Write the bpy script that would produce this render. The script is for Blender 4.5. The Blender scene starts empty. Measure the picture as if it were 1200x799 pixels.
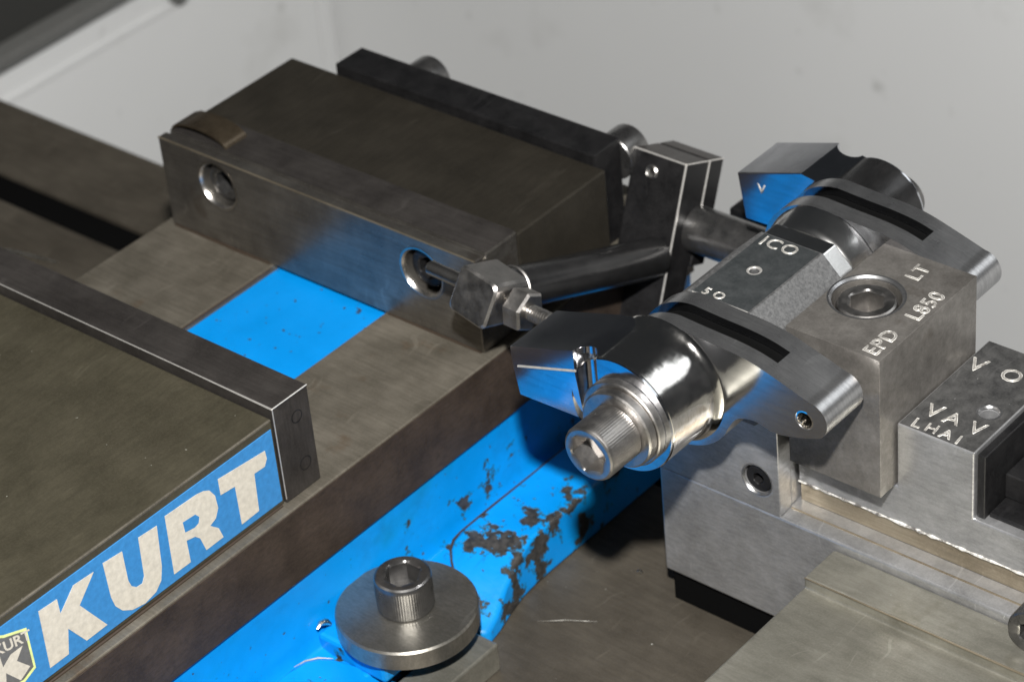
import bpy, bmesh, math, random
from mathutils import Vector, Matrix
random.seed(7)
S = 0.001                       # every number below is in millimetres
scene = bpy.context.scene
COL = scene.collection
PI = math.pi

# ------------------------------------------------------------------ camera
CAM = Vector((612.7, -558.7, 545.8))
RIGHT = Vector((0.76571307, 0.637883, -0.08239399))
DOWN = Vector((0.31621276, -0.48490445, -0.8154))
FWD = Vector((-0.56008301, 0.59830841, -0.57300442))
cd = bpy.data.cameras.new('camera')
cam = bpy.data.objects.new('camera', cd); COL.objects.link(cam)
cd.sensor_width = 36; cd.lens = 3250 / 1200 * 36
cd.clip_start = 0.02; cd.clip_end = 20
Mx = Matrix((RIGHT, -DOWN, -FWD)).transposed().to_4x4()
Mx.translation = CAM * S
cam.matrix_world = Mx
cd.dof.use_dof = True; cd.dof.focus_distance = 0.845; cd.dof.aperture_fstop = 17
scene.camera = cam

# ------------------------------------------------------------------ world, lamps, exposure
w = bpy.data.worlds.new('World'); scene.world = w; w.use_nodes = True
bg = w.node_tree.nodes['Background']
bg.inputs[0].default_value = (0.80, 0.86, 0.92, 1); bg.inputs[1].default_value = 0.03

def area(name, loc, target, size, power, col):
    l = bpy.data.lights.new(name, 'AREA'); l.shape = 'DISK'; l.size = size; l.energy = power; l.color = col
    o = bpy.data.objects.new(name, l); COL.objects.link(o)
    o.location = Vector(loc) * S
    d = (Vector(target) - Vector(loc)).normalized()
    o.rotation_euler = d.to_track_quat('-Z', 'Y').to_euler()
    return o
FL = CAM - DOWN * 172 - RIGHT * 12
area('camera_flash', FL, (110, 30, 0), 0.034, 23.2, (1.0, 0.983, 0.955))
wl = area('hub_highlight_lamp', (650, 610, 690), (160, 30, 20), 0.62, 1.5, (0.95, 0.98, 1.0))  # unseen lamp, added for the highlights on hub and collar
wl.data.shape = 'RECTANGLE'; wl.data.size = 0.62; wl.data.size_y = 0.42
vs = scene.view_settings
vs.view_transform = 'Standard'; vs.look = 'None'; vs.exposure = 0.0; vs.gamma = 1.0
vs.use_curve_mapping = False

# ------------------------------------------------------------------ materials
class NT:
    def __init__(s, name):
        m = bpy.data.materials.new(name); m.use_nodes = True
        s.m = m; s.t = m.node_tree; s.b = s.t.nodes['Principled BSDF']
        s.tc = s.t.nodes.new('ShaderNodeTexCoord')
    def n(s, typ, **kw):
        x = s.t.nodes.new(typ)
        for k, v in kw.items(): setattr(x, k, v)
        return x
    def l(s, a, b): s.t.links.new(a, b)
    def mapped(s, scale=(1, 1, 1), rot=(0, 0, 0), loc=(0, 0, 0)):
        mp = s.n('ShaderNodeMapping'); s.l(s.tc.outputs['Object'], mp.inputs[0])
        mp.inputs['Scale'].default_value = scale; mp.inputs['Rotation'].default_value = rot
        mp.inputs['Location'].default_value = loc
        return mp.outputs[0]
    def noise(s, scale, detail=4, rough=.6, vec=None):
        x = s.n('ShaderNodeTexNoise'); x.inputs['Scale'].default_value = scale
        x.inputs['Detail'].default_value = detail; x.inputs['Roughness'].default_value = rough
        s.l(vec if vec is not None else s.tc.outputs['Object'], x.inputs['Vector'])
        return x.outputs['Fac']
    def ramp(s, fac, stops):
        r = s.n('ShaderNodeValToRGB'); e = r.color_ramp.elements
        e[0].position, e[0].color = stops[0][0], tuple(stops[0][1]) + (1,)
        e[1].position, e[1].color = stops[-1][0], tuple(stops[-1][1]) + (1,)
        for p, c in stops[1:-1]:
            q = e.new(p); q.color = tuple(c) + (1,)
        s.l(fac, r.inputs[0]); return r.outputs[0]
    def mix(s, fac, a, b, mode='MIX'):
        x = s.n('ShaderNodeMix', data_type='RGBA', blend_type=mode)
        for k, v in ((0, fac), (6, a), (7, b)):
            if isinstance(v, (int, float)): x.inputs[k].default_value = v
            elif isinstance(v, tuple): x.inputs[k].default_value = v + (1,) if len(v) == 3 else v
            else: s.l(v, x.inputs[k])
        return x.outputs[2]
    def math(s, op, a, b=None):
        x = s.n('ShaderNodeMath', operation=op)
        for k, v in ((0, a), (1, b)):
            if v is None: continue
            if isinstance(v, (int, float)): x.inputs[k].default_value = v
            else: s.l(v, x.inputs[k])
        return x.outputs[0]
    def rng(s, fac, a, b, c, d):
        x = s.n('ShaderNodeMapRange')
        s.l(fac, x.inputs[0])
        for k, v in zip((1, 2, 3, 4), (a, b, c, d)): x.inputs[k].default_value = v
        return x.outputs[0]
    def bump(s, h, strength, dist=0.0002):
        x = s.n('ShaderNodeBump'); x.inputs['Strength'].default_value = strength
        x.inputs['Distance'].default_value = dist; s.l(h, x.inputs['Height'])
        s.l(x.outputs[0], s.b.inputs['Normal'])
    def set(s, k, v):
        if isinstance(v, (int, float)): s.b.inputs[k].default_value = v
        elif isinstance(v, tuple): s.b.inputs[k].default_value = v + (1,) if len(v) == 3 else v
        else: s.l(v, s.b.inputs[k])

def metal(name, c0, c1, rough=(.3, .5), metallic=1.0, nscale=60, streak=None, bump=.15, spots=None, stain=None):
    """machined metal: two tones mixed by noise, streaks along one axis, fine relief"""
    t = NT(name)
    n1 = t.noise(nscale, 6, .65)
    col = t.ramp(n1, [(.32, c0), (.68, c1)])
    fine = t.noise(1400, 3, .6)
    col = t.mix(t.rng(fine, .35, .75, 0, .28), col, tuple(min(1, x * 1.35 + .015) for x in c1))
    h = fine
    rfac = n1
    if streak:
        sc = t.mapped(streak)
        st = t.noise(1.0, 5, .7, sc)
        col = t.mix(t.rng(st, .4, .7, 0, .45), col, tuple(x * .62 for x in c0))
        h = t.math('ADD', t.math('MULTIPLY', st, 1.4), t.math('MULTIPLY', fine, .5))
        rfac = t.math('ADD', t.math('MULTIPLY', n1, .5), t.math('MULTIPLY', st, .5))
    # sparse handling scratches: bent thin lines, broken up by a second noise
    warp = t.n('ShaderNodeVectorMath', operation='ADD')
    wn = t.n('ShaderNodeTexNoise'); wn.inputs['Scale'].default_value = 35; t.l(t.tc.outputs['Object'], wn.inputs['Vector'])
    ws = t.n('ShaderNodeVectorMath', operation='SCALE'); ws.inputs['Scale'].default_value = .02; t.l(wn.outputs['Color'], ws.inputs[0])
    t.l(t.tc.outputs['Object'], warp.inputs[0]); t.l(ws.outputs[0], warp.inputs[1])
    mp = t.n('ShaderNodeMapping'); t.l(warp.outputs[0], mp.inputs[0])
    mp.inputs['Scale'].default_value = (420, 26, 80); mp.inputs['Rotation'].default_value = (.5, .35, .62)
    line = t.noise(1.0, 1, .4, mp.outputs[0])
    broken = t.math('MULTIPLY', t.rng(line, .655, .69, 0, 1), t.rng(t.noise(55, 2), .5, .62, 0, .17))
    col = t.mix(broken, col, tuple(min(1, x * 1.8 + .02) for x in c1))
    if stain:
        sn = t.noise(stain[0], 5, .65)
        col = t.mix(t.rng(sn, stain[1], stain[1] + .16, 0, .75), col, stain[2])
    if spots:
        sp = t.noise(spots[0], 2, .5)
        col = t.mix(t.rng(sp, spots[1], spots[1] + .04, 0, 1), col, spots[2])
    t.set('Base Color', col); t.set('Metallic', metallic)
    t.set('Roughness', t.rng(rfac, .3, .7, rough[0], rough[1]))
    t.bump(h, bump)
    return t.m

def plain(name, c, rough=.5, metallic=0.0):
    t = NT(name)
    n = t.noise(500, 4)
    t.set('Base Color', t.ramp(n, [(.3, tuple(x * .85 for x in c)), (.7, tuple(min(1, x * 1.1) for x in c))]))
    t.set('Roughness', rough); t.set('Metallic', metallic); t.bump(n, .08)
    return t.m

def paint_blue(name='blue_enamel', wear=1.0):
    t = NT(name)
    n = t.noise(45, 5, .6)
    col = t.ramp(n, [(.3, (.0005, .180, .50)), (.7, (.001, .215, .60))])
    teal = t.noise(30, 3)
    col = t.mix(t.rng(teal, .56, .70, 0, .55 * wear), col, (.002, .16, .30))
    # chips: sharp edged flakes, many round one knocked corner of the clamp pad
    ch = t.noise(95, 7, .62)
    v = t.n('ShaderNodeVectorMath', operation='DISTANCE')
    t.l(t.tc.outputs['Object'], v.inputs[0]); v.inputs[1].default_value = (.1005, -.024, -.056)
    near = t.rng(v.outputs['Value'], .006, .034, .205, 0)
    v2 = t.n('ShaderNodeVectorMath', operation='DISTANCE')
    t.l(t.tc.outputs['Object'], v2.inputs[0]); v2.inputs[1].default_value = (.107, .012, -.055)
    near2 = t.rng(v2.outputs['Value'], .003, .024, .17, 0)
    c = t.math('ADD', ch, t.math('MAXIMUM', near, near2))
    mask = t.rng(c, .655, .665, 0, wear)
    dots = t.noise(330, 2, .5)
    dmask = t.rng(dots, .70, .72, 0, .85)
    scr = t.noise(1.0, 3, .6, t.mapped((60, 700, 300), (0, 0, .5)))
    rim = t.rng(c, .625, .65, 0, .8 * wear)
    col = t.mix(rim, col, (.006, .10, .17))
    grime = t.noise(22, 6, .7)
    col = t.mix(t.rng(grime, .52, .75, 0, .10 + .35 * wear), col, (.004, .055, .13))
    film = t.noise(1.0, 5, .65, t.mapped((160, 25, 60), (0, .3, .2)))
    col = t.mix(t.rng(film, .58, .75, 0, .06 + .29 * wear), col, (.003, .07, .17))
    mask = t.math('MAXIMUM', mask, dmask)
    iron = t.ramp(t.noise(500, 4), [(.35, (.018, .018, .018)), (.7, (.050, .047, .044))])
    col = t.mix(mask, col, iron)
    t.set('Base Color', col)
    t.set('Roughness', t.rng(n, .3, .7, .30, .42))
    cast = t.noise(260, 3, .5)
    t.bump(t.math('ADD', t.math('ADD', t.math('MULTIPLY', mask, -1.2), t.math('MULTIPLY', scr, .25)), t.math('MULTIPLY', cast, .55)), .5, .0004)
    t.set('Specular IOR Level', .35)
    return t.m

M = {}
M['blue'] = paint_blue()
M['cover'] = paint_blue('blue_cover_paint', 0.0)
M['rail'] = metal('worn_bed_steel', (.088, .078, .060), (.195, .175, .142), (.40, .60), .55, 38, (40, 700, 300), .12, None, (55, .60, (.11, .07, .04)))
M['railside'] = metal('oily_rail_flank', (.030, .021, .015), (.070, .050, .037), (.42, .62), .45, 60, (120, 300, 900), .2, None, (120, .62, (.03, .022, .016)))
M['jawbody'] = metal('oily_brown_cast', (.022, .019, .014), (.036, .031, .023), (.42, .58), .5, 40, (500, 60, 60), .12)
M['jawtop'] = metal('olive_oiled_jaw', (.044, .039, .025), (.070, .062, .041), (.45, .6), .4, 55, (500, 90, 90), .10, (420, .76, (.30, .29, .25)))
M['jawplate'] = metal('ground_jaw_plate', (.11, .10, .09), (.24, .225, .20), (.22, .40), .85, 50, (30, 300, 700), .12, None, (45, .60, (.09, .065, .045)))
M['platetop'] = metal('dark_ground_plate', (.034, .030, .028), (.072, .065, .060), (.36, .5), .6, 60, (40, 700, 100), .12)
M['black'] = metal('black_oxide', (.005, .005, .0055), (.012, .0115, .012), (.34, .52), .35, 120, None, .10)
M['blackgloss'] = metal('black_rod_dark_reflection', (.018, .018, .0185), (.036, .0355, .036), (.18, .30), .6, 90, (600, 60, 60), .10)
M['deep'] = plain('recess_shade', (.002, .002, .002), .9)  # black that stands for shade in slots and under the base
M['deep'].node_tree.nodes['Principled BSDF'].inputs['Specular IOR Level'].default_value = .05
def polished():
    t = NT('polished_steel')
    n = t.noise(70, 3, .5); lines = t.noise(1.0, 4, .7, t.mapped((25, 900, 25)))
    sm = t.noise(120, 5, .7)
    t.set('Base Color', t.mix(t.rng(sm, .5, .7, 0, .35), (.76, .74, .71), (.45, .43, .40)))
    t.set('Metallic', 1.0); t.set('Roughness', t.rng(sm, .3, .7, .07, .20))
    t.bump(t.math('ADD', n, t.math('MULTIPLY', lines, .10)), .32, .0012)
    return t.m
M['polish'] = polished()
M['mirror'] = metal('bright_collar_steel', (.72, .71, .69), (.82, .81, .79), (.16, .24), 1.0, 30, None, .02)
M['arm'] = metal('wire_cut_arm_steel', (.52, .53, .56), (.62, .63, .66), (.10, .17), 1.0, 40, (60, 60, 500), .03)
M['brushed'] = metal('brushed_steel', (.36, .36, .37), (.54, .54, .54), (.24, .36), .95, 60, (90, 1100, 90), .10)
M['steel'] = metal('turned_steel', (.40, .38, .36), (.54, .52, .49), (.24, .36), 1.0, 60, (300, 300, 900), .08, None, (90, .62, (.22, .18, .15)))
M['zinc'] = metal('zinc_screw', (.30, .29, .28), (.44, .42, .40), (.30, .46), 1.0, 160, None, .12)
M['darkscrew'] = metal('dark_alloy_screw', (.10, .10, .10), (.19, .185, .18), (.24, .38), .9, 160, None, .10)
M['disc'] = metal('clamp_disc_steel', (.21, .20, .175), (.33, .315, .28), (.28, .40), .9, 70, (260, 900, 260), .10, None, (70, .66, (.12, .105, .09)))
M['alu'] = metal('milled_block_grey', (.31, .31, .312), (.50, .50, .505), (.28, .42), .78, 45, (200, 200, 800), .14, (520, .76, (.6, .6, .6)))
M['epd'] = metal('mounting_block_steel', (.175, .163, .148), (.315, .296, .274), (.30, .46), .75, 70, (300, 300, 300), .12, None, (90, .62, (.13, .11, .09)))
M['octtop'] = metal('speckled_ground_block', (.10, .10, .10), (.22, .22, .22), (.42, .58), .75, 900, None, .20)
M['octface'] = metal('dark_slate_face', (.035, .040, .042), (.065, .070, .072), (.40, .55), .5, 200, (300, 300, 300), .12)
M['slate'] = metal('mottled_dark_top', (.060, .060, .060), (.135, .133, .130), (.34, .5), .7, 260, None, .2, (620, .74, (.5, .5, .48)))
M['tan'] = metal('tarnished_tan_steel', (.24, .20, .14), (.42, .36, .27), (.28, .44), .8, 35, (40, 700, 700), .12)
M['plate'] = metal('support_plate_steel', (.22, .213, .178), (.35, .337, .29), (.26, .44), .75, 42, (60, 300, 300), .10, (430, .77, (.7, .7, .66)), (38, .62, (.16, .15, .11)))
M['table'] = metal('machine_table_iron', (.052, .044, .033), (.098, .085, .066), (.42, .62), .45, 30, (60, 420, 200), .12, (380, .775, (.45, .44, .40)), (24, .62, (.07, .058, .044)))
def mark():
    t = NT('bright_stamped_edge')
    n = t.noise(420, 3)
    t.set('Base Color', t.ramp(n, [(.36, (.13, .12, .11)), (.56, (.80, .78, .73))]))
    t.set('Metallic', .5); t.set('Roughness', .38); t.bump(n, .3, .0003)
    return t.m
M['mark'] = mark()
M['groove'] = plain('stamped_groove_bright', (.42, .40, .37), .4, .6)
M['sticker'] = plain('name_plate_blue', (.03, .17, .40), .42)
M['letter'] = plain('name_plate_letter', (.46, .43, .37), .5)
M['shield'] = plain('emblem_grey', (.10, .10, .10), .5)
M['lime'] = plain('emblem_border', (.55, .62, .25), .5)
def wallpaint():
    t = NT('grey_white_enclosure')
    a = t.noise(3, 3); b = t.noise(16, 5, .6); c = t.noise(40, 2, .5)
    col = t.ramp(a, [(.3, (.55, .555, .553)), (.7, (.59, .595, .592))])
    col = t.mix(t.rng(b, .60, .74, 0, .35), col, (.40, .40, .385))
    col = t.mix(t.rng(c, .70, .78, 0, .55), col, (.30, .30, .29))
    t.set('Base Color', col); t.set('Roughness', .5); t.bump(b, .05, .002)
    return t.m
M['wall'] = wallpaint()
M['window'] = plain('dark_enclosure_panel', (.020, .020, .018), .55)
M['trim'] = plain('rubber_grey_trim', (.10, .10, .095), .5)
M['chip'] = metal('bright_swarf', (.6, .58, .52), (.8, .78, .72), (.2, .35), 1.0, 200)
M['amber'] = metal('oil_brown_clip', (.045, .034, .022), (.085, .066, .044), (.24, .38), .7, 160)
M['grime'] = plain('oily_grime', (.030, .020, .013), .5)
M['edge'] = plain('worn_edge_and_glint', (.62, .60, .57), .35, .7)  # bare metal on worn edges, also the painted glint on the nose

# ------------------------------------------------------------------ mesh helpers
def link(name, mesh, mat, parent=None):
    o = bpy.data.objects.new(name, mesh); COL.objects.link(o)
    if mat: mesh.materials.append(M[mat])
    if parent: o.parent = parent
    return o
def tag(o, label, cat, group=None):
    o['label'] = label; o['category'] = cat
    if group: o['group'] = group
    return o
def thing(name, label, cat, group=None):
    o = bpy.data.objects.new(name, None); COL.objects.link(o); o.empty_display_size = .01
    return tag(o, label, cat, group)
def done(bm, name, mat, parent=None, bevel=0, smooth=None, segs=2):
    bmesh.ops.recalc_face_normals(bm, faces=bm.faces)
    me = bpy.data.meshes.new(name); bm.to_mesh(me); bm.free()
    o = link(name, me, mat, parent)
    if smooth: shade(o, smooth)
    if bevel:
        b = o.modifiers.new('bevel', 'BEVEL'); b.width = bevel * S; b.segments = segs
        b.limit_method = 'ANGLE'; b.angle_limit = math.radians(38); b.harden_normals = False
    return o
def shade(o, ang=35):
    me = o.data
    for p in me.polygons: p.use_smooth = True
    bm = bmesh.new(); bm.from_mesh(me)
    for e in bm.edges:
        e.smooth = len(e.link_faces) == 2 and e.calc_face_angle(0) < math.radians(ang)
    bm.to_mesh(me); bm.free()
def bx(bm, x0, x1, y0, y1, z0, z1):
    v = [bm.verts.new(Vector((x, y, z)) * S) for z in (z0, z1) for y in (y0, y1) for x in (x0, x1)]
    for f in ((0, 1, 3, 2), (4, 5, 7, 6), (0, 1, 5, 4), (2, 3, 7, 6), (0, 2, 6, 4), (1, 3, 7, 5)):
        bm.faces.new([v[i] for i in f])
def box(name, x0, x1, y0, y1, z0, z1, mat, parent=None, bevel=.5):
    bm = bmesh.new(); bx(bm, x0, x1, y0, y1, z0, z1)
    return done(bm, name, mat, parent, bevel)
AX = {'X': lambda a, b, t: (t, a, b), 'Y': lambda a, b, t: (a, t, b), 'Z': lambda a, b, t: (a, b, t)}
def prism(bm, poly, t0, t1, axis):
    f = AX[axis]
    A = [bm.verts.new(Vector(f(a, b, t0)) * S) for a, b in poly]
    B = [bm.verts.new(Vector(f(a, b, t1)) * S) for a, b in poly]
    n = len(poly)
    bm.faces.new(A); bm.faces.new(B[::-1])
    for i in range(n): bm.faces.new((A[i], A[(i + 1) % n], B[(i + 1) % n], B[i]))
def pris(name, poly, t0, t1, axis, mat, parent=None, bevel=.4, smooth=None):
    bm = bmesh.new(); prism(bm, poly, t0, t1, axis)
    return done(bm, name, mat, parent, bevel, smooth)
def frame(origin, zdir, xdir=None):
    z = Vector(zdir).normalized()
    x = Vector(xdir) if xdir else (Vector((0, 0, 1)) if abs(z.z) < .9 else Vector((1, 0, 0)))
    x = (x - z * x.dot(z)).normalized(); y = z.cross(x)
    m = Matrix((x, y, z)).transposed().to_4x4(); m.translation = Vector(origin)
    return m
def loops(bm, rings, close_first=True, close_last=True):
    R = [[bm.verts.new(Vector(p) * S) for p in r] for r in rings]
    n = len(R[0])
    for a, b in zip(R, R[1:]):
        for i in range(n): bm.faces.new((a[i], a[(i + 1) % n], b[(i + 1) % n], b[i]))
    if close_first: bm.faces.new(R[0])
    if close_last: bm.faces.new(R[-1][::-1])
def circ(m, r, z, n=48): return [m @ Vector((r * math.cos(2 * PI * i / n), r * math.sin(2 * PI * i / n), z)) for i in range(n)]
def hexr(m, r, z, n=48):
    out = []
    for i in range(n):
        a = 2 * PI * i / n; k = (a % (PI / 3)) - PI / 6
        q = r * math.cos(PI / 6) / math.cos(k)
        out.append(m @ Vector((q * math.cos(a), q * math.sin(a), z)))
    return out
def lathe(name, m, prof, mat, parent=None, n=48, smooth=35):
    bm = bmesh.new(); loops(bm, [circ(m, r, z, n) for r, z in prof])
    return done(bm, name, mat, parent, 0, smooth)
def ringshape(name, m, prof, mat, parent=None, n=48, smooth=35):
    bm = bmesh.new(); rings = [circ(m, r, z, n) for r, z in prof]; rings.append(rings[0])
    R = [[bm.verts.new(Vector(p) * S) for p in r] for r in rings[:-1]]; R.append(R[0])
    for a, b in zip(R, R[1:]):
        for i in range(n): bm.faces.new((a[i], a[(i + 1) % n], b[(i + 1) % n], b[i]))
    return done(bm, name, mat, parent, 0, smooth)
def cap_screw(name, origin, axis, R, H, mat, parent, hexR=None, xdir=None, knurl=False):
    """socket head: axis points out of the head's face; origin is under the head"""
    m = frame(origin, axis, xdir); h = hexR or R * .56; c = R * .10
    bm = bmesh.new()
    N = 216 if knurl else 48
    def circ(m, r, z, n=N): return [m @ Vector((r * math.cos(2 * PI * i / n), r * math.sin(2 * PI * i / n), z)) for i in range(n)]
    def hexr_(m, r, z): return hexr(m, r, z, N)
    def kn(z, d): return [m @ Vector(((R - d * (i % 3 == 0)) * math.cos(2 * PI * i / N), (R - d * (i % 3 == 0)) * math.sin(2 * PI * i / N), z)) for i in range(N)]
    mid = [kn(c * 1.0, .15), kn(H - c * 2.2, .15)] if knurl else []
    rings = [circ(m, R * .96, 0), circ(m, R, c * .5)] + mid + [circ(m, R, H - c * 1.3), circ(m, R - c * .3, H - c * .45), circ(m, R - c, H),
             circ(m, h * 1.05, H), hexr_(m, h * 1.0, H - c * .5), hexr_(m, h * .97, H - R * .75)]
    loops(bm, rings)
    o = done(bm, name, mat, parent, 0, 30)
    # dark floor of the socket: a shallow drilled cone
    return o
def cut(o, cutter):
    md = o.modifiers.new('cut', 'BOOLEAN'); md.object = cutter; md.operation = 'DIFFERENCE'; md.solver = 'EXACT'
    while o.modifiers.find('cut') > 0: 
        i = o.modifiers.find('cut'); o.modifiers.move(i, i - 1)
    hid = [x for x in o.modifiers if x.name != 'cut']
    for x in hid: x.show_viewport = False
    dg = bpy.context.evaluated_depsgraph_get(); dg.update()
    me = bpy.data.meshes.new_from_object(o.evaluated_get(dg))
    old = o.data; o.modifiers.remove(md); o.data = me
    for x in hid: x.show_viewport = True
    bpy.data.meshes.remove(old)
    cm = cutter.data; bpy.data.objects.remove(cutter); bpy.data.meshes.remove(cm)
def cyl_cut(o, origin, axis, prof, n=40):
    c = lathe('cutter', frame(origin, axis), prof, None, None, n)
    cut(o, c)
def text(name, body, origin, xd, yd, size, mat, parent, extr=.12, bold=.0, track=1.0):
    x = Vector(xd).normalized(); y = Vector(yd).normalized(); z = x.cross(y)
    m = Matrix((x, y, z)).transposed().to_4x4(); m.translation = Vector(origin) * S
    def mesh(burr):
        cu = bpy.data.curves.new(name, 'FONT'); cu.body = body; cu.size = size * S; cu.offset = bold * S
        cu.space_character = track; cu.resolution_u = 3
        if burr: cu.fill_mode = 'NONE'; cu.bevel_depth = .13 * S; cu.bevel_resolution = 1
        else: cu.extrude = extr * S
        t = bpy.data.objects.new(name, cu); COL.objects.link(t)
        dg = bpy.context.evaluated_depsgraph_get(); dg.update()
        me = bpy.data.meshes.new_from_object(t.evaluated_get(dg))
        bpy.data.objects.remove(t); bpy.data.curves.remove(cu)
        me.transform(m); me.materials.clear()
        return me
    if mat != 'mark': return link(name, mesh(False), mat, parent)
    link('stamped_groove', mesh(False), 'groove', parent)
    return link(name, mesh(True), mat, parent)
def tube(name, pts, r, mat, parent=None, n=10):
    bm = bmesh.new(); rings = []
    P = [Vector(p) for p in pts]
    for i, p in enumerate(P):
        d = (P[min(i + 1, len(P) - 1)] - P[max(i - 1, 0)]).normalized()
        rr = r[i] if isinstance(r, (list, tuple)) else r
        rings.append(circ(frame(p, d, (.31, .2, .93)), rr, 0, n))
    loops(bm, rings); return done(bm, name, mat, parent, 0, 60)
def arc(cx, cz, r, a0, a1, n=24):
    return [(cx + r * math.cos(math.radians(a0 + (a1 - a0) * i / n)), cz + r * math.sin(math.radians(a0 + (a1 - a0) * i / n))) for i in range(n + 1)]

# ================================================================== the setting
def structure(o): o['kind'] = 'structure'; return o
TZ = -75.0
# machine table: iron slab with T-slots running along x
def slot_profile():
    slots = [(-198, -182), (-86, -70), (49, 65)]
    p = [(-560, TZ - 60), (-560, TZ)]
    for a, b in slots:
        p += [(a, TZ), (a, TZ - 18), (a - 7, TZ - 18), (a - 7, TZ - 30), (b + 7, TZ - 30), (b + 7, TZ - 18), (b, TZ - 18), (b, TZ)]
    p += [(108, TZ), (108, TZ - 60)]
    return p
tb = pris('machine_table', slot_profile(), -620, 620, 'X', 'table', None, .6)
structure(tb)
for (a, b) in ((-198, -182), (49, 65)): box('tslot_shade', -619, 619, a + .1, b - .1, TZ - 6, TZ - 2.2, 'deep', tb, .3)  # black strips laid in the slots as their shade
# white sheet-metal enclosure behind the table: a side wall along y and a back wall along x
wb = structure(box('back_wall', -460, 1250, 452, 460, -620, 130, 'wall', None, 0))
ws = structure(box('side_wall', -460, -452, -500, 451.5, -620, 130, 'wall', None, 0))
box('dark_window', -451.8, -449, -480, 420, -134, 100, 'window', ws, 1)
pris('window_gasket', [(-451.8, -146), (-441, -144), (-441, -137.5), (-451.8, -134.3)], -480, 420, 'Y', 'trim', ws, 1)
box('sheet_fold', -451.9, -450.6, -480, 440, -170, -166, 'wall', ws, .6)
lathe('panel_bolt', frame((-451.8, 335, -163), (1, 0, 0)), [(5.5, 0), (5.5, 4), (4, 6)], 'trim', ws, 24)
box('corner_seam', -451.9, -449.5, 440, 446, -600, 120, 'wall', ws, .8)

# ================================================================== the vise
vise = thing('milling_vise', 'blue and bare steel milling vise bolted down to the machine table', 'vise')
# bed rails with hardened top, flank
def rail(x0, x1):
    r = box('bed_rail', x0, x1, -330, 112, -28, 0, 'rail', vise, .5)
    return r
rl = rail(-80, -24.5); rr = rail(30.5, 80)
box('rail_flank', 80.05, 80.5, -330, 112, -27.6, -.5, 'railside', vise, .15)
box('rail_flank', -80.5, -80.05, -330, 112, -27.6, -.5, 'railside', vise, .15)
box('bed_cover', -24.2, 30.2, -200, 60, -26, -2.2, 'cover', vise, .4)
# blue casting: web with a foot, drawn as a section and extruded along the vise
web = [(-79.0, -28.2), (-78.2, -54), (-84, -59), (-99, -60), (-100, TZ + .1), (100, TZ + .1), (101.5, -62.6), (100.5, -61.6), (85.5, -61.2), (80.5, -59.6), (78.4, -55), (79.0, -28.2)]
pris('base_casting', web, -330, 112, 'Y', 'blue', vise, .8, 30)
def pad(name, flip, y_off):
    """raised clamp pad of the foot, its near end ramping down and rounded"""
    top = [(83.5, 70, -55), (83.5, -29, -55), (84.2, -33.5, -55.2), (86.2, -37.5, -55.8), (89.5, -41, -57), (94, -44.5, -59.5), (99.5, -48.5, -63), (105.5, -52, -66.5), (111.5, -54, -69.5),
           (113.5, -51.5, -70), (112.2, -45, -67.8), (109.5, -36, -62.5), (107.4, -27, -57.8), (106.6, -19, -55.2), (106.4, -10, -55), (106.6, 20, -55), (106.4, 70, -55)]
    bm = bmesh.new()
    T = [bm.verts.new(Vector((x, y_off + (-y if flip else y), z)) * S) for x, y, z in top]
    B = [bm.verts.new(Vector((x + (1.0 if x > 100 else 0), y_off + (-y if flip else y), TZ + .15)) * S) for x, y, z in top]
    n = len(top)
    bm.faces.new(T); bm.faces.new(B[::-1])
    for i in range(n): bm.faces.new((T[i], T[(i + 1) % n], B[(i + 1) % n], B[i]))
    bm.normal_update()
    bmesh.ops.triangulate(bm, faces=[f for f in bm.faces if len(f.verts) > 4])
    o = done(bm, name, 'blue', vise, 1.3, 30, 3)
    return o
pad('clamp_pad', False, 0)
pad('clamp_pad', True, -142)
box('washer_seat', 78.9, 109, -97, -55, -62, -54.2, 'blue', vise, 1.5)
# grime bead along the step between web and pad, and along the foot of the jaws
tube('grime_seam', [(83.6, 68, -55.2), (83.6, 10, -55.1), (83.4, -12, -55.2), (83.5, -29, -55.2), (84.2, -33.5, -55.4), (86.2, -37.5, -56), (89.5, -41, -57.2), (94, -44.5, -59.7)], [.3, .3, .45, .35, .5, .45, .4, .2], 'grime', vise, 8)
tube('grime_seam', [(-75, -.1, .2), (-40, -.25, .15), (-26, 0, .2)], [.4, .7, .5], 'grime', vise, 8)
tube('grime_seam', [(32, 0, .2), (55, -.1, .15), (75, -.1, .2)], [.4, .5, .4], 'grime', vise, 8)
tube('grime_seam', [(-24.3, -80, -.7), (-24.3, -30, -.6), (-24.3, -1, -.7)], [.35, .5, .4], 'grime', vise, 8)
tube('grime_seam', [(75.9, -296, .3), (76, -180, .2), (75.9, -100, .3)], [.5, .6, .5], 'grime', vise, 8)
tube('worn_edge', [(83.6, -113, -55.1), (84.4, -108.6, -55.3), (86.4, -104.6, -55.9), (89.7, -101.1, -57.1)], [.1, .3, .35, .1], 'edge', vise, 8)

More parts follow.
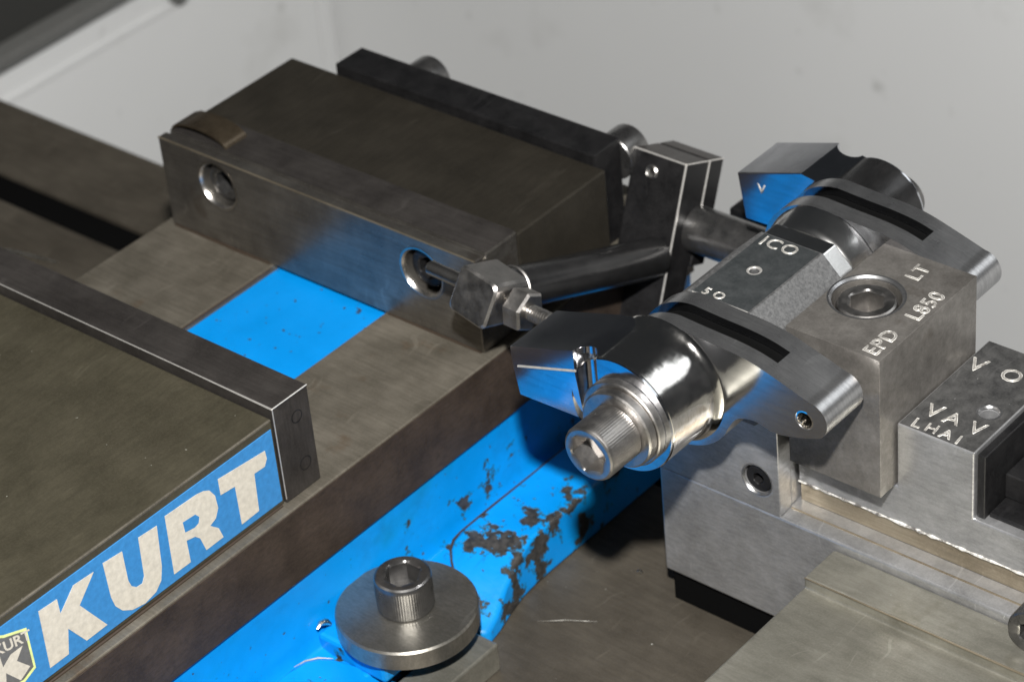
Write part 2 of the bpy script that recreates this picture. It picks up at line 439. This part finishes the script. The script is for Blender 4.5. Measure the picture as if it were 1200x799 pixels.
# fixed jaw
fj = box('fixed_jaw_body', -76, 76, 22.3, 71, .1, 36.4, 'jawbody', vise, .7)
box('jaw_step', 58, 76.1, 22.0, 22.25, 24, 37.2, 'jawbody', vise, .05)
fp = box('fixed_jaw_plate', -76.2, 76.2, 0, 22, .15, 37.7, 'jawplate', vise, .6)
tube('worn_edge', [(-76, .15, 37.6), (0, .12, 37.62), (76, .15, 37.6)], .38, 'tan', fp, 6)
bm = bmesh.new(); bx(bm, -90, 90, 4.4, 6.0, 36.2, 40); cut(fp, done(bm, 'cutter', None))
for (x, z) in ((-47.5, 26.0), (50.8, 24.2)):
    cyl_cut(fp, (x, 0, z), (0, -1, 0), [(8.6, -15.5), (8.6, -1.2), (9.8, .05), (9.8, 2)], 40)
for (x, z, mt) in ((-47.5, 26.0, 'darkscrew'), (50.8, 24.2, 'black')):
    cap_screw('jaw_screw', (x, 15.4, z), (0, -1, 0), 7.6, 12.2, mt, fp, 4.4)
    ringshape('counterbore_rim', frame((x, 0, z), (0, -1, 0)), [(8.7, -1.15), (9.9, -.05), (9.95, .12), (9.2, .12), (8.62, -.8)], 'steel', fp)
box('top_strip', -75.6, 75.6, 6.1, 21.9, 37.72, 38.0, 'platetop', fp, .1)
# black bar bolted against the back of the fixed jaw
bar = box('outer_jaw_plate', -53, 71, 71.2, 86, .2, 40.4, 'black', vise, .5)
for x in (-27, 67):
    cap_screw('jaw_bolt', (x, 86.05, 30.5), (0, 1, 0), 8.6, 11, 'darkscrew', bar, 4.6)

# movable jaw
mj = box('movable_jaw_body', -75.4, 75.6, -300, -98.4, .12, 33.8, 'jawtop', vise, .7)
mp = box('movable_jaw_plate', -76.2, 76.4, -98.2, -82.2, .14, 37.9, 'platetop', vise, .6)
for (z, r) in ((29, 2.2), (10, 2.4)):
    ringshape('stamped_ring', frame((76.4, -88.5 if z > 20 else -87.8, z), (1, 0, 0)), [(r - .2, 0), (r - .2, .05), (r + .2, .05), (r + .2, 0)], 'black', mp, 24)
tube('bright_corner', [(76.35, -98.1, 37.7), (76.35, -82.4, 37.7)], .28, 'edge', mp, 6)
tube('bright_corner', [(76.3, -98.1, 37.5), (40, -98.15, 37.75), (-70, -98.15, 37.75)], [.4, .22, .2], 'edge', mp, 6)
tube('bright_corner', [(76.35, -98.15, 37.6), (76.35, -98.15, 2)], .22, 'edge', mp, 6)
box('worn_top_edge', 75.0, 75.72, -300, -99, 33.0, 33.9, 'rail', mj, .2)

# name plate on the flank of the movable jaw
np_ = box('name_plate', 75.62, 76.0, -290, -99.6, 2.2, 30.6, 'sticker', vise, .1)
# pixel outline of the lettering, unrolled once onto the flank plane (y, z)
def flank(px, py):
    d = RIGHT * ((px / 3.0) - 600) + DOWN * ((py / 3.0 + 533) - 399.5) + FWD * 3250
    s = (76.0 - CAM.x) / d.x
    q = CAM + d * s
    return (q.y, q.z)
LET = {
 'K': [(134, 549), (199, 506), (212, 557), (257, 457), (328, 410), (279, 527), (377, 595), (304, 651), (239, 609), (241, 698), (176, 747)],
 'U': [(360, 380), (428, 338), (450, 440), (462, 460), (480, 463), (500, 450), (506, 425), (485, 290), (550, 248), (568, 390), (566, 440), (548, 480), (510, 520), (465, 543), (430, 545), (405, 530), (390, 500)],
 'T': [(765, 85), (930, -15), (937, 12), (930, 40), (893, 65), (910, 195), (850, 243), (825, 110), (775, 140)],
}
def letter(name, pts, mat='letter', x0=76.02, x1=76.16, parent=None):
    bm = bmesh.new(); prism(bm, [flank(*p) for p in pts], x0, x1, 'X')
    return done(bm, name, mat, parent or np_)
for k in 'KUT': letter('lettering', LET[k])
# R with its counter: outer outline bridged to the hole
Rout = [(578, 215), (690, 138), (715, 126), (735, 124), (755, 142), (766, 185), (758, 222), (738, 248), (768, 256), (785, 287), (725, 333), (703, 292), (685, 286), (655, 300), (670, 375), (612, 418)]
Rin = [(641, 236), (685, 208), (699, 216), (697, 238), (683, 254), (650, 271)]
letter('lettering', Rout)
letter('letter_counter', Rin, 'sticker', 76.17, 76.2)
sh = letter('emblem', [(-70, 745), (-60, 640), (12, 632), (92, 606), (126, 745), (88, 795), (0, 850), (-50, 830)], 'lime', 76.02, 76.1)
letter('emblem_field', [(-62, 742), (-52, 648), (12, 641), (85, 617), (117, 742), (82, 788), (0, 838), (-44, 822)], 'shield', 76.11, 76.15)
letter('emblem_letter', [(-38, 700), (-8, 690), (10, 745), (36, 700), (78, 668), (58, 722), (105, 740), (72, 790), (20, 765), (22, 815), (-14, 830)], 'letter', 76.16, 76.2)
y0, z0 = flank(-18, 708); y1, z1 = flank(72, 662)
text('emblem_letter', 'KURT', (76.17, y0, z0), (0, y1 - y0, z1 - z0), (0, -(z1 - z0) * .0 - .05, 1), 5.4, 'letter', np_, .03, .1)

# ================================================================== hold-down washer and screw
hd = thing('hold_down_clamp', 'thick round steel clamp washer with socket screw holding the blue vise foot', 'clamp')
dm = frame((101.5, -76, -54.1), (0, 0, 1))
lathe('washer', dm, [(6, 0), (23.0, 0), (23.9, .8), (23.9, 7.2), (23.3, 7.9), (6, 7.9)], 'disc', hd, 72)
cap_screw('cap_screw', (100.9, -75.5, -46.15), (0, 0, 1), 9.6, 13.0, 'darkscrew', hd, 6.3, None, True)
box('heel_block', 109.6, 125, -96, -59, TZ + .1, -63.5, 'plate', hd, .8)
lathe('screw_shank', frame((100.9, -75.5, -90), (0, 0, 1)), [(6, 0), (6, 35.6)], 'darkscrew', hd, 24)

# ================================================================== work stop on the right end of the fixed jaw
ws_ = thing('work_stop', 'black rod work stop with small adjusting screw beside the fixed jaw', 'work stop')
U = Vector((0, .93, -.367)).normalized(); E2 = Vector((0, -.367, -.93)).normalized()
PT = Vector((97, 90, 35.5))                      # upper right near corner of the clamp block
def tilted(name, x0, x1, u0, u1, e0, e1, mat, parent, bevel=.7):
    bm = bmesh.new()
    v = [bm.verts.new((Vector((x, PT.y, PT.z)) + U * u + E2 * e) * S) for e in (e0, e1) for u in (u0, u1) for x in (x0, x1)]
    for f in ((0, 1, 3, 2), (4, 5, 7, 6), (0, 1, 5, 4), (2, 3, 7, 6), (0, 2, 6, 4), (1, 3, 7, 5)): bm.faces.new([v[i] for i in f])
    return done(bm, name, mat, parent, bevel)
cb = tilted('clamp_block', 74, 97, 0, 14.2, 0, 66, 'black', ws_)
tilted('clamp_cap', 74, 97, 14.9, 23.5, 0, 40, 'black', ws_)
tilted('top_face', 74.6, 96.4, .7, 13.5, -.12, .3, 'platetop', cb, .1)
tilted('top_face', 74.6, 96.4, 15.5, 23, -.12, .3, 'platetop', cb, .1)
def seg(a, b, r, name='bare_edge'): tube(name, [a, b], r, 'edge', cb, 6)
P = lambda x, u, e: Vector((x, PT.y, PT.z)) + U * u + E2 * e
seg(P(97, 0, .1), P(97, 0, 64), .42); seg(P(74, 0, .1), P(97, 0, .1), .36); seg(P(97, 14.5, .1), P(97, 14.5, 22), .36); seg(P(97, 0, .1), P(97, 23, .1), .3)
lathe('dowel', frame(P(83.3, 0, 6.6), -U), [(2.6, 0), (2.6, .5), (2.0, .9), (1.2, .4)], 'steel', cb, 24)
lathe('cross_rod', frame(P(96.5, 13.5, 25), (1, 0, 0)), [(8.0, 0), (8.6, .6), (8.6, 70), (8.0, 70.6)], 'darkscrew', ws_, 40)
box('shade_plate', 98, 182, 112, 122, TZ - 40, 6, 'black', ws_, .6)  # added black plate, stands in for table in shade behind the stop
EB = Vector((91.5, -10, 36.5))
base = EB + U * 8
lathe('stop_rod', frame(base, U), [(6.8, 0), (7.4, .6), (7.4, 84)], 'blackgloss', ws_, 40)
ringshape('rod_shoulder', frame(base + U * 3.2, U), [(7.45, 0), (7.9, .3), (7.9, .8), (7.45, 1.1)], 'zinc', ws_, 40)
# end block: squared block with rounded crown
bm = bmesh.new()
m = frame(EB - U * 9.5, U, (.18, 0, 1))
def sq(m, h, z, n=48):
    out = []
    for i in range(n):
        a = 2 * PI * i / n; k = (a + PI / 4) % (PI / 2) - PI / 4
        q = min(h / math.cos(k), h * 1.30)
        out.append(m @ Vector((q * math.cos(a), q * math.sin(a), z)))
    return out
loops(bm, [sq(m, 7.5, 0), sq(m, 8.3, .8), sq(m, 8.3, 16.6), sq(m, 7.7, 17.4)])
done(bm, 'end_block', 'zinc', ws_, 0, 25)
lathe('adjusting_screw', frame((64.5, -10, 37.4), (1, 0, -.045)), [(1.6, 0), (2.5, .9), (2.5, 52), (1.9, 52.6)], 'steel', ws_, 24)
bm = bmesh.new()                                   # thread turns on the free end
hx = frame((101.5, -10, 35.6), (1, 0, -.045))
loops(bm, [hexr(hx, 6.6, 0), hexr(hx, 7.4, .8), hexr(hx, 7.4, 6.4), hexr(hx, 6.5, 7.2)])
done(bm, 'lock_nut', 'zinc', ws_, 0, 20)
for i in range(9):
    ringshape('thread_turn', frame((109.3 + i * .95, -10, 35.3 - i * .043), (1, .06, -.045)), [(2.45, -.3), (2.95, 0), (2.45, .3)], 'zinc', ws_, 20)

# ================================================================== the clamping fixture on the right
fx = thing('clamping_fixture', 'steel fixture with two polished swing arms on a stamped mounting block', 'fixture')
box('under_base_shade', 151, 420, 3, 62, TZ + .1, -61.1, 'deep', fx, .3)  # black box in place of the shadow gap under the base block
lb = box('base_block', 149.5, 420, .9, 64, -61, -17.2, 'alu', fx, .8)
bk = box('bracket', 150.6, 198.2, .85, 7.6, -17.1, 21, 'alu', fx, .5)
cyl_cut(bk, (189.6, .85, -5.5), (0, -1, 0), [(5.3, -4.5), (5.3, -.8), (6.0, .05), (6.0, 2)], 36)
cap_screw('bracket_screw', (189.6, 5.2, -5.5), (0, -1, 0), 4.9, 3.6, 'black', bk, 2.2)
ringshape('counterbore_rim', frame((189.6, .85, -5.5), (0, -1, 0)), [(5.3, -.8), (6.05, -.02), (6.1, .08), (5.7, .08), (5.25, -.5)], 'brushed', bk, 36)
box('support_block', 152, 197.6, 7.8, 57, -17, 18.6, 'alu', fx, .6)
box('rail_heel', 198.4, 420, 12.4, 62, -17.1, -9.2, 'tan', fx, .3)
box('ledge_strip', 198.5, 420, 6.6, 7.2, -17.15, -16.6, 'tan', fx, .15)
box('ledge_skin', 198.6, 420, 1.6, 12.3, -17.19, -17.0, 'alu', fx, .05)
ral = pris('text_rail', [(198.3, -9), (198.3, 4.2), (200.6, 5.4), (235.9, 5.4), (235.9, 29.8), (263.4, 29.8), (263.4, 4.6), (420, 4.6), (420, -9)], 11.5, 64, 'Y', 'alu', fx, .5)
cyl_cut(ral, (256.2, 31.5, 29.8), (0, 0, 1), [(2.9, -16), (2.9, -1), (3.9, .05), (3.9, 2)], 32)
ringshape('hole_rim', frame((256.2, 31.5, 29.8), (0, 0, 1)), [(2.95, -1), (3.9, .02), (4.05, .06), (3.4, .06), (2.9, -.6)], 'brushed', ral, 32)
tk = box('top_skin', 236.4, 262.9, 12.0, 63.5, 29.7, 29.86, 'slate', ral, .04)
cyl_cut(tk, (256.2, 31.5, 29.8), (0, 0, 1), [(4.0, -2), (4.0, 2)], 32)
box('dark_insert', 263.6, 266.5, 13, 63, 4.7, 28.6, 'black', fx, .4)
box('dark_insert', 266.8, 420, 15, 63, 4.7, 6.2, 'black', fx, .4)
box('dark_insert', 266.7, 300, 24, 63, 6.4, 15.5, 'black', fx, .5)
lathe('bright_chamfer', frame((198.3, 11.45, -8.9), (1, 0, 0)), [(.35, 0)] + [(random.uniform(.2, .75), 2 + i * 2.2) for i in range(98)] + [(.3, 220)], 'mark', ral, 8)
bt = [('V', 237.6, 47.0, 9.5), ('O', 248.6, 48.0, 9), ('V', 239.5, 19.6, 9), ('A', 246.4, 19.8, 8), ('V', 255.2, 19.4, 8.5), ('L', 239.6, 12.6, 6.5), ('H', 244.2, 12.8, 6), ('A', 249.6, 12.8, 6), ('I', 255.4, 12.6, 6)]
for ch, x, y, s in bt: text('stamped_letter', ch, (x, y, 29.86), (1, .1, 0), (-.1, 1, 0), s, 'mark', ral, .06)

# mounting block with counterbored screw and stamping
eb = box('mounting_block', 201.3, 235.4, 3, 57, 6, 58, 'epd', fx, .7)
SC = (213.2, 29.3)
cyl_cut(eb, (SC[0], SC[1], 58), (0, 0, 1), [(11, -12), (11, -1.2), (12.2, .05), (12.2, 2)], 48)
cap_screw('cap_screw', (SC[0], SC[1], 46.1), (0, 0, 1), 9.7, 10.4, 'zinc', eb, 6.0)
ringshape('counterbore_rim', frame((SC[0], SC[1], 58), (0, 0, 1)), [(11.02, -1.2), (12.2, .0), (12.35, .05), (11.7, .05), (10.98, -.6)], 'brushed', eb)
text('stamped_lettering', 'EPD', (233.0, 4.6, 58.0), (0, 1, 0), (-1, 0, 0), 7.6, 'mark', eb, .07, 0, 1.05)
text('stamped_lettering', 'L850', (233.6, 26.6, 58.0), (0, 1, 0), (-1, 0, 0), 7.6, 'mark', eb, .07, 0, 1.1)
text('stamped_lettering', 'LT', (221.6, 44.6, 58.0), (0, 1, 0), (-1, 0, 0), 7.2, 'mark', eb, .07, 0, 1.15)

# eight-sided shaft block carrying the arms
CX, CZ = 179.6, 40.0
AXC = (178.2, 40.3)
def octo(h, c): return [(CX - h, CZ - h + c), (CX - h, CZ + h - c), (CX - h + c, CZ + h), (CX + h - c, CZ + h), (CX + h, CZ + h - c), (CX + h, CZ - h + c), (CX + h - c, CZ - h), (CX - h + c, CZ - h)]
ob = pris('shaft_block', octo(21.6, 9.8), -1.8, 37.5, 'Y', 'octtop', fx, .35)
cyl_cut(ob, (179, 17.9, 61.6), (0, 0, 1), [(1.7, -8), (1.7, -.4), (2.3, .05), (2.3, 2)], 24)
tp = box('slate_face', 169.4, 190.6, -1.2, 36.9, 61.55, 61.66, 'octface', ob, .04)
cyl_cut(tp, (179, 17.9, 61), (0, 0, 1), [(2.2, -1), (2.2, 2)], 24)
ringshape('hole_rim', frame((179, 17.9, 61.62), (0, 0, 1)), [(1.7, -.4), (2.2, .04), (2.5, .06), (2.0, .08), (1.65, -.2)], 'edge', ob, 24)
text('stamped_lettering', 'ICO', (170.6, 31.0, 61.66), (1, 0, 0), (0, 1, 0), 7.4, 'mark', ob, .05, -.05, 1.1)
text('stamped_lettering', '5 O', (172, -.9, 61.66), (1, 0, 0), (0, 1, 0), 5.0, 'mark', ob, .05)
seg_ = tube('bare_edge', [(169.6, -1.8, 61.6), (190.6, -1.8, 61.6)], .22, 'edge', ob, 6)
pris('shaft_collar', octo(20.6, 9.4), 37.6, 45.2, 'Y', 'mirror', fx, .5)
lathe('shaft_collar', frame((AXC[0], 45.3, AXC[1]), (0, 1, 0)), [(18.6, 0), (18.6, 1.6), (19.6, 2.0), (20.4, 4), (21.6, 8), (22.4, 11.5)], 'mirror', fx, 72, 50)

# swing arms: wire-cut plates whose outline lies in x-z; near arm noses towards -y, far arm is its mirror
def smooth_chain(pts, k=6):
    out = []
    for i in range(len(pts) - 1):
        p0 = Vector(pts[max(i - 1, 0)]); p1 = Vector(pts[i]); p2 = Vector(pts[i + 1]); p3 = Vector(pts[min(i + 2, len(pts) - 1)])
        for j in range(k):
            t = j / k
            out.append(tuple(.5 * ((2 * p1) + (-p0 + p2) * t + (2 * p0 - 5 * p1 + 4 * p2 - p3) * t * t + (-p0 + 3 * p1 - 3 * p2 + p3) * t ** 3)))
    out.append(tuple(pts[-1])); return out
AXX, AXZ = 176.0, 40.5
def swing_arm(mir):
    Y = (lambda y: 55.0 - y) if mir else (lambda y: y)
    R = 22.0
    top = arc(AXX, AXZ, R, 196, 92, 26)
    chain = smooth_chain([top[-1], (185.5, 61.9), (197, 61.4), (205, 60.4), (211.3, 58.8)], 6)
    topslot = top + chain[1:]
    rest = smooth_chain([(211.3, 58.8), (219, 56.4), (226.8, 53.9)], 4)[1:] + arc(226.2, 47.4, 6.6, 78, -62, 14) + \
        smooth_chain([(229.3, 41.6), (221, 38.7), (213, 37.2), (206, 38.6), (199.5, 36.6), (195.6, 31.0)], 5)[1:] + arc(AXX, AXZ, R, -26, -164, 26)[1:-1]
    full = topslot + rest
    cen = Vector((AXX, AXZ - 3))
    def inset(p, d):
        v = Vector(p)
        q = Vector((min(max(v.x, AXX), 208), AXZ - 3)); n_ = (v - q).normalized()
        return tuple(v - n_ * d)
    a = pris('swing_arm', full, Y(-21), Y(-2), 'Y', 'brushed', fx, 0, 25)
    slot = [inset(p, -3) for p in topslot[4:]] + [inset(p, 8) for p in topslot[4:]][::-1]
    cut(a, pris('cutter', slot, Y(-15.2), Y(-8.6), 'Y', None, None, 0))
    cyl_cut(a, (224.6, Y(-11), 46.6), (0, 1, 0), [(3.3, -20), (3.3, 20)], 28)
    shade(a, 25)
    a.data.materials.append(M['arm'])
    for p in a.data.polygons:
        if abs(p.normal.y) > .9: p.material_index = 1
    ringshape('lit_hole_ring', frame((224.6, Y(-21), 46.6), (0, 1 if not mir else -1, 0)), [(3.25, .2), (2.7, .1), (2.5, .8), (2.5, 18.5), (3.25, 18.5)], 'polish', a, 28)  # added bright ring, gives the hole its lit inside
    # black strip standing for the shade deep in the slot
    strip = [inset(p, 3.0) for p in topslot[4:]] + [inset(p, 7.9) for p in topslot[4:]][::-1]
    pris('slot_shade', strip, Y(-15.1), Y(-8.7), 'Y', 'deep', a, 0)
    # polished face plate of the tail
    fc = [(AXX + (x - AXX) * .985, AXZ + (z - AXZ) * .985) for x, z in full]
    # hub with nose
    HR = 19.6 if not mir else 16.6
    hub = arc(172.6, 41.2, HR, 112, -128, 44)
    nose = [(131.0, 31.6), (129.8, 50.6), (156.0, 58.9)] if not mir else [(131.0, 31.6), (129.8, 50.6), (156.0, 58.9)]
    poly = nose + ([(162.0, 60.2)] if not mir else []) + hub + [(156.5, 28.6), (154.5, 31.6)]
    h = pris('nose', poly, Y(-44), Y(-21.05), 'Y', 'arm', a, .3, 25)
    # upright round groove between nose and hub
    cyl_cut(h, (160.2, Y(-44.6), 10), (0, 0, 1), [(4.6, -10), (4.6, 70)], 32)
    # the lower part of the nose face leans in under a line parallel to its top edge
    d = Vector((26.2, 8.3)).normalized(); nrm = Vector((-d.y, d.x))
    def pt(t, s): return Vector((129.8, 50.6)) + d * t + nrm * s
    fy = -44.0 if not mir else -21.05
    sg = 1 if not mir else -1
    bm = bmesh.new(); V = []
    s0 = -7.4 if not mir else -.5
    for t in (-12, 30 if not mir else 60):
        for (yy, s) in ((fy - sg * .5, s0 + 5), (fy - sg * .5, -60), (fy + sg * (60 + s0) * .115, -60), (fy, s0)):
            q = pt(t, s); V.append(bm.verts.new(Vector((q.x, Y(yy), q.y)) * S))
    for f in ((0, 1, 2, 3), (4, 5, 6, 7), (0, 1, 5, 4), (1, 2, 6, 5), (2, 3, 7, 6), (3, 0, 4, 7)): bm.faces.new([V[i] for i in f])
    ctr = done(bm, 'cutter', None)
    if not mir:      # keep the hub out of the wedge
        bm = bmesh.new(); bx(bm, 100, 161.0, -80, 80, -60, 120); k = done(bm, 'keep', None)
        md = ctr.modifiers.new('i', 'BOOLEAN'); md.object = k; md.operation = 'INTERSECT'; md.solver = 'EXACT'
        dg = bpy.context.evaluated_depsgraph_get(); dg.update()
        me = bpy.data.meshes.new_from_object(ctr.evaluated_get(dg)); ctr.modifiers.clear(); ctr.data = me
        bpy.data.objects.remove(k)
    cut(h, ctr)
    shade(h, 25)
    if not mir:
        q0, q1 = pt(.4, -7.2), pt(25.2, -7.2)
        tube('edge_glint', [(q0.x, -43.95, q0.y), (q1.x, -43.95, q1.y)], .45, 'edge', h, 6)  # pale tube drawn as the glint along this edge
    else:
        q0 = pt(9, -3)
        text('scribed_mark', 'V', (137.5, Y(-21) + .55, 45.0), (1, 0, 0), (0, 0, 1), 5.5, 'mark', h, .05, -.1)
    # polished sleeve around the hub; far one blackened for its dark reflection
    ringshape('hub_sleeve', frame((172.6, Y(-43.2), 41.2), (0, -1 if mir else 1, 0)), [(HR - .2, 0), (HR + .25, .3), (HR + .25, 17), (HR + .7, 19.5), (HR + 1.8, 21.6), (HR + 2.7, 22.1), (HR - .2, 22.1)], 'polish' if not mir else 'blackgloss', h, 96, 50)
    s = -1 if not mir else 1
    fw = Y(-44)
    if not mir:
        lathe('thrust_washer', frame((175.2, fw, 40.8), (0, s, 0)), [(5, 0), (14.5, 0), (14.8, .3), (14.8, 2.6), (14.4, 3.0), (5, 3.0)], 'zinc', fx, 56)
        lathe('washer', frame((176.0, fw + s * 3.0, 41.0), (0, s, 0)), [(5, 0), (12.8, 0), (13.2, .3), (13.2, 3.0), (12.6, 3.5), (5, 3.5)], 'zinc', fx, 56)
    if not mir: cap_screw('cap_screw', (176.6, fw + s * 6.6, 41.2), (0, s, 0), 9.4, 14.2, 'zinc', fx, 6.7, (1, 0, .25), True)
    else: cap_screw('cap_screw', (176.6, fw + s * .1, 41.2), (0, s, 0), 8.6, 7.0, 'darkscrew', fx, 5.2, (1, 0, .25))
    return a
near = swing_arm(False)
far = swing_arm(True)
# socket screw standing off the front ledge
cap_screw('ledge_screw', (295.2, .8, -13), (0, -1, 0), 8.2, 8, 'darkscrew', fx, 4.4)

# ================================================================== support plate in front of the fixture
sp = thing('support_plate', 'flat worn steel plate with a raised step in front of the fixture base', 'plate')
pris('plate_body', [(-320, TZ + .1), (-320, -24.2), (-16.2, -24.2), (-16.0, -20.2), (.6, -20.2), (.6, TZ + .1)], 219.2, 430, 'X', 'plate', sp, .7)
tube('worn_edge', [(219.6, -16.1, -20.3), (300, -16.1, -20.3), (420, -16.1, -20.3)], [.3, .42, .3], 'tan', sp, 6)

# ================================================================== small loose things
clip = []
for i in range(15):
    a = PI * i / 14
    clip.append((-61.5 - 14 * math.cos(a), 6.6, 37.9 + 4.6 * math.sin(a)))
bm = bmesh.new()
rings = []
for i, (x, y, z) in enumerate(clip):
    a = PI * i / 14
    n_ = Vector((-math.cos(a) * .5, 0, math.sin(a)))
    n_.normalize() if n_.length > 0 else None
    p = Vector((x, y, z))
    rings.append([p, p + Vector((0, 11, 0)), p + Vector((0, 11, 0)) - n_ * .9, p - n_ * .9])
loops(bm, rings)
tag(done(bm, 'curled_shim', 'amber', None, 0, 40), 'small oily brown curled shim standing on top of the fixed jaw end', 'shim')
def chip(pts, r, label):
    tag(tube('metal_chip', pts, r, 'chip', None, 6), label, 'metal chip', 'loose metal chips')
chip([(-222, 20, TZ + .7), (-212, 23, TZ + 1.0), (-200, 25.5, TZ + .8), (-190, 28, TZ + .7)], [.3, .9, .8, .3], 'thin curved silver chip lying on the table beside the vise bed')
chip([(132, 6, TZ + .6), (133.2, 6.6, TZ + .9), (134.2, 6.4, TZ + .6)], [.4, .8, .4], 'tiny bright crumb of metal on the table by the fixture base')
chip([(81, -92, -53), (80.6, -93.5, -51), (80.4, -96, -50), (80.6, -98, -51)], [.5, 1.2, 1.0, .4], 'bright curl of metal caught between clamp washer and blue casting')
chip([(120, -34, TZ + .6), (128, -28, TZ + .8), (137, -22.5, TZ + .6)], [.1, .24, .1], 'fine straight sliver of metal on the table near the blue foot')
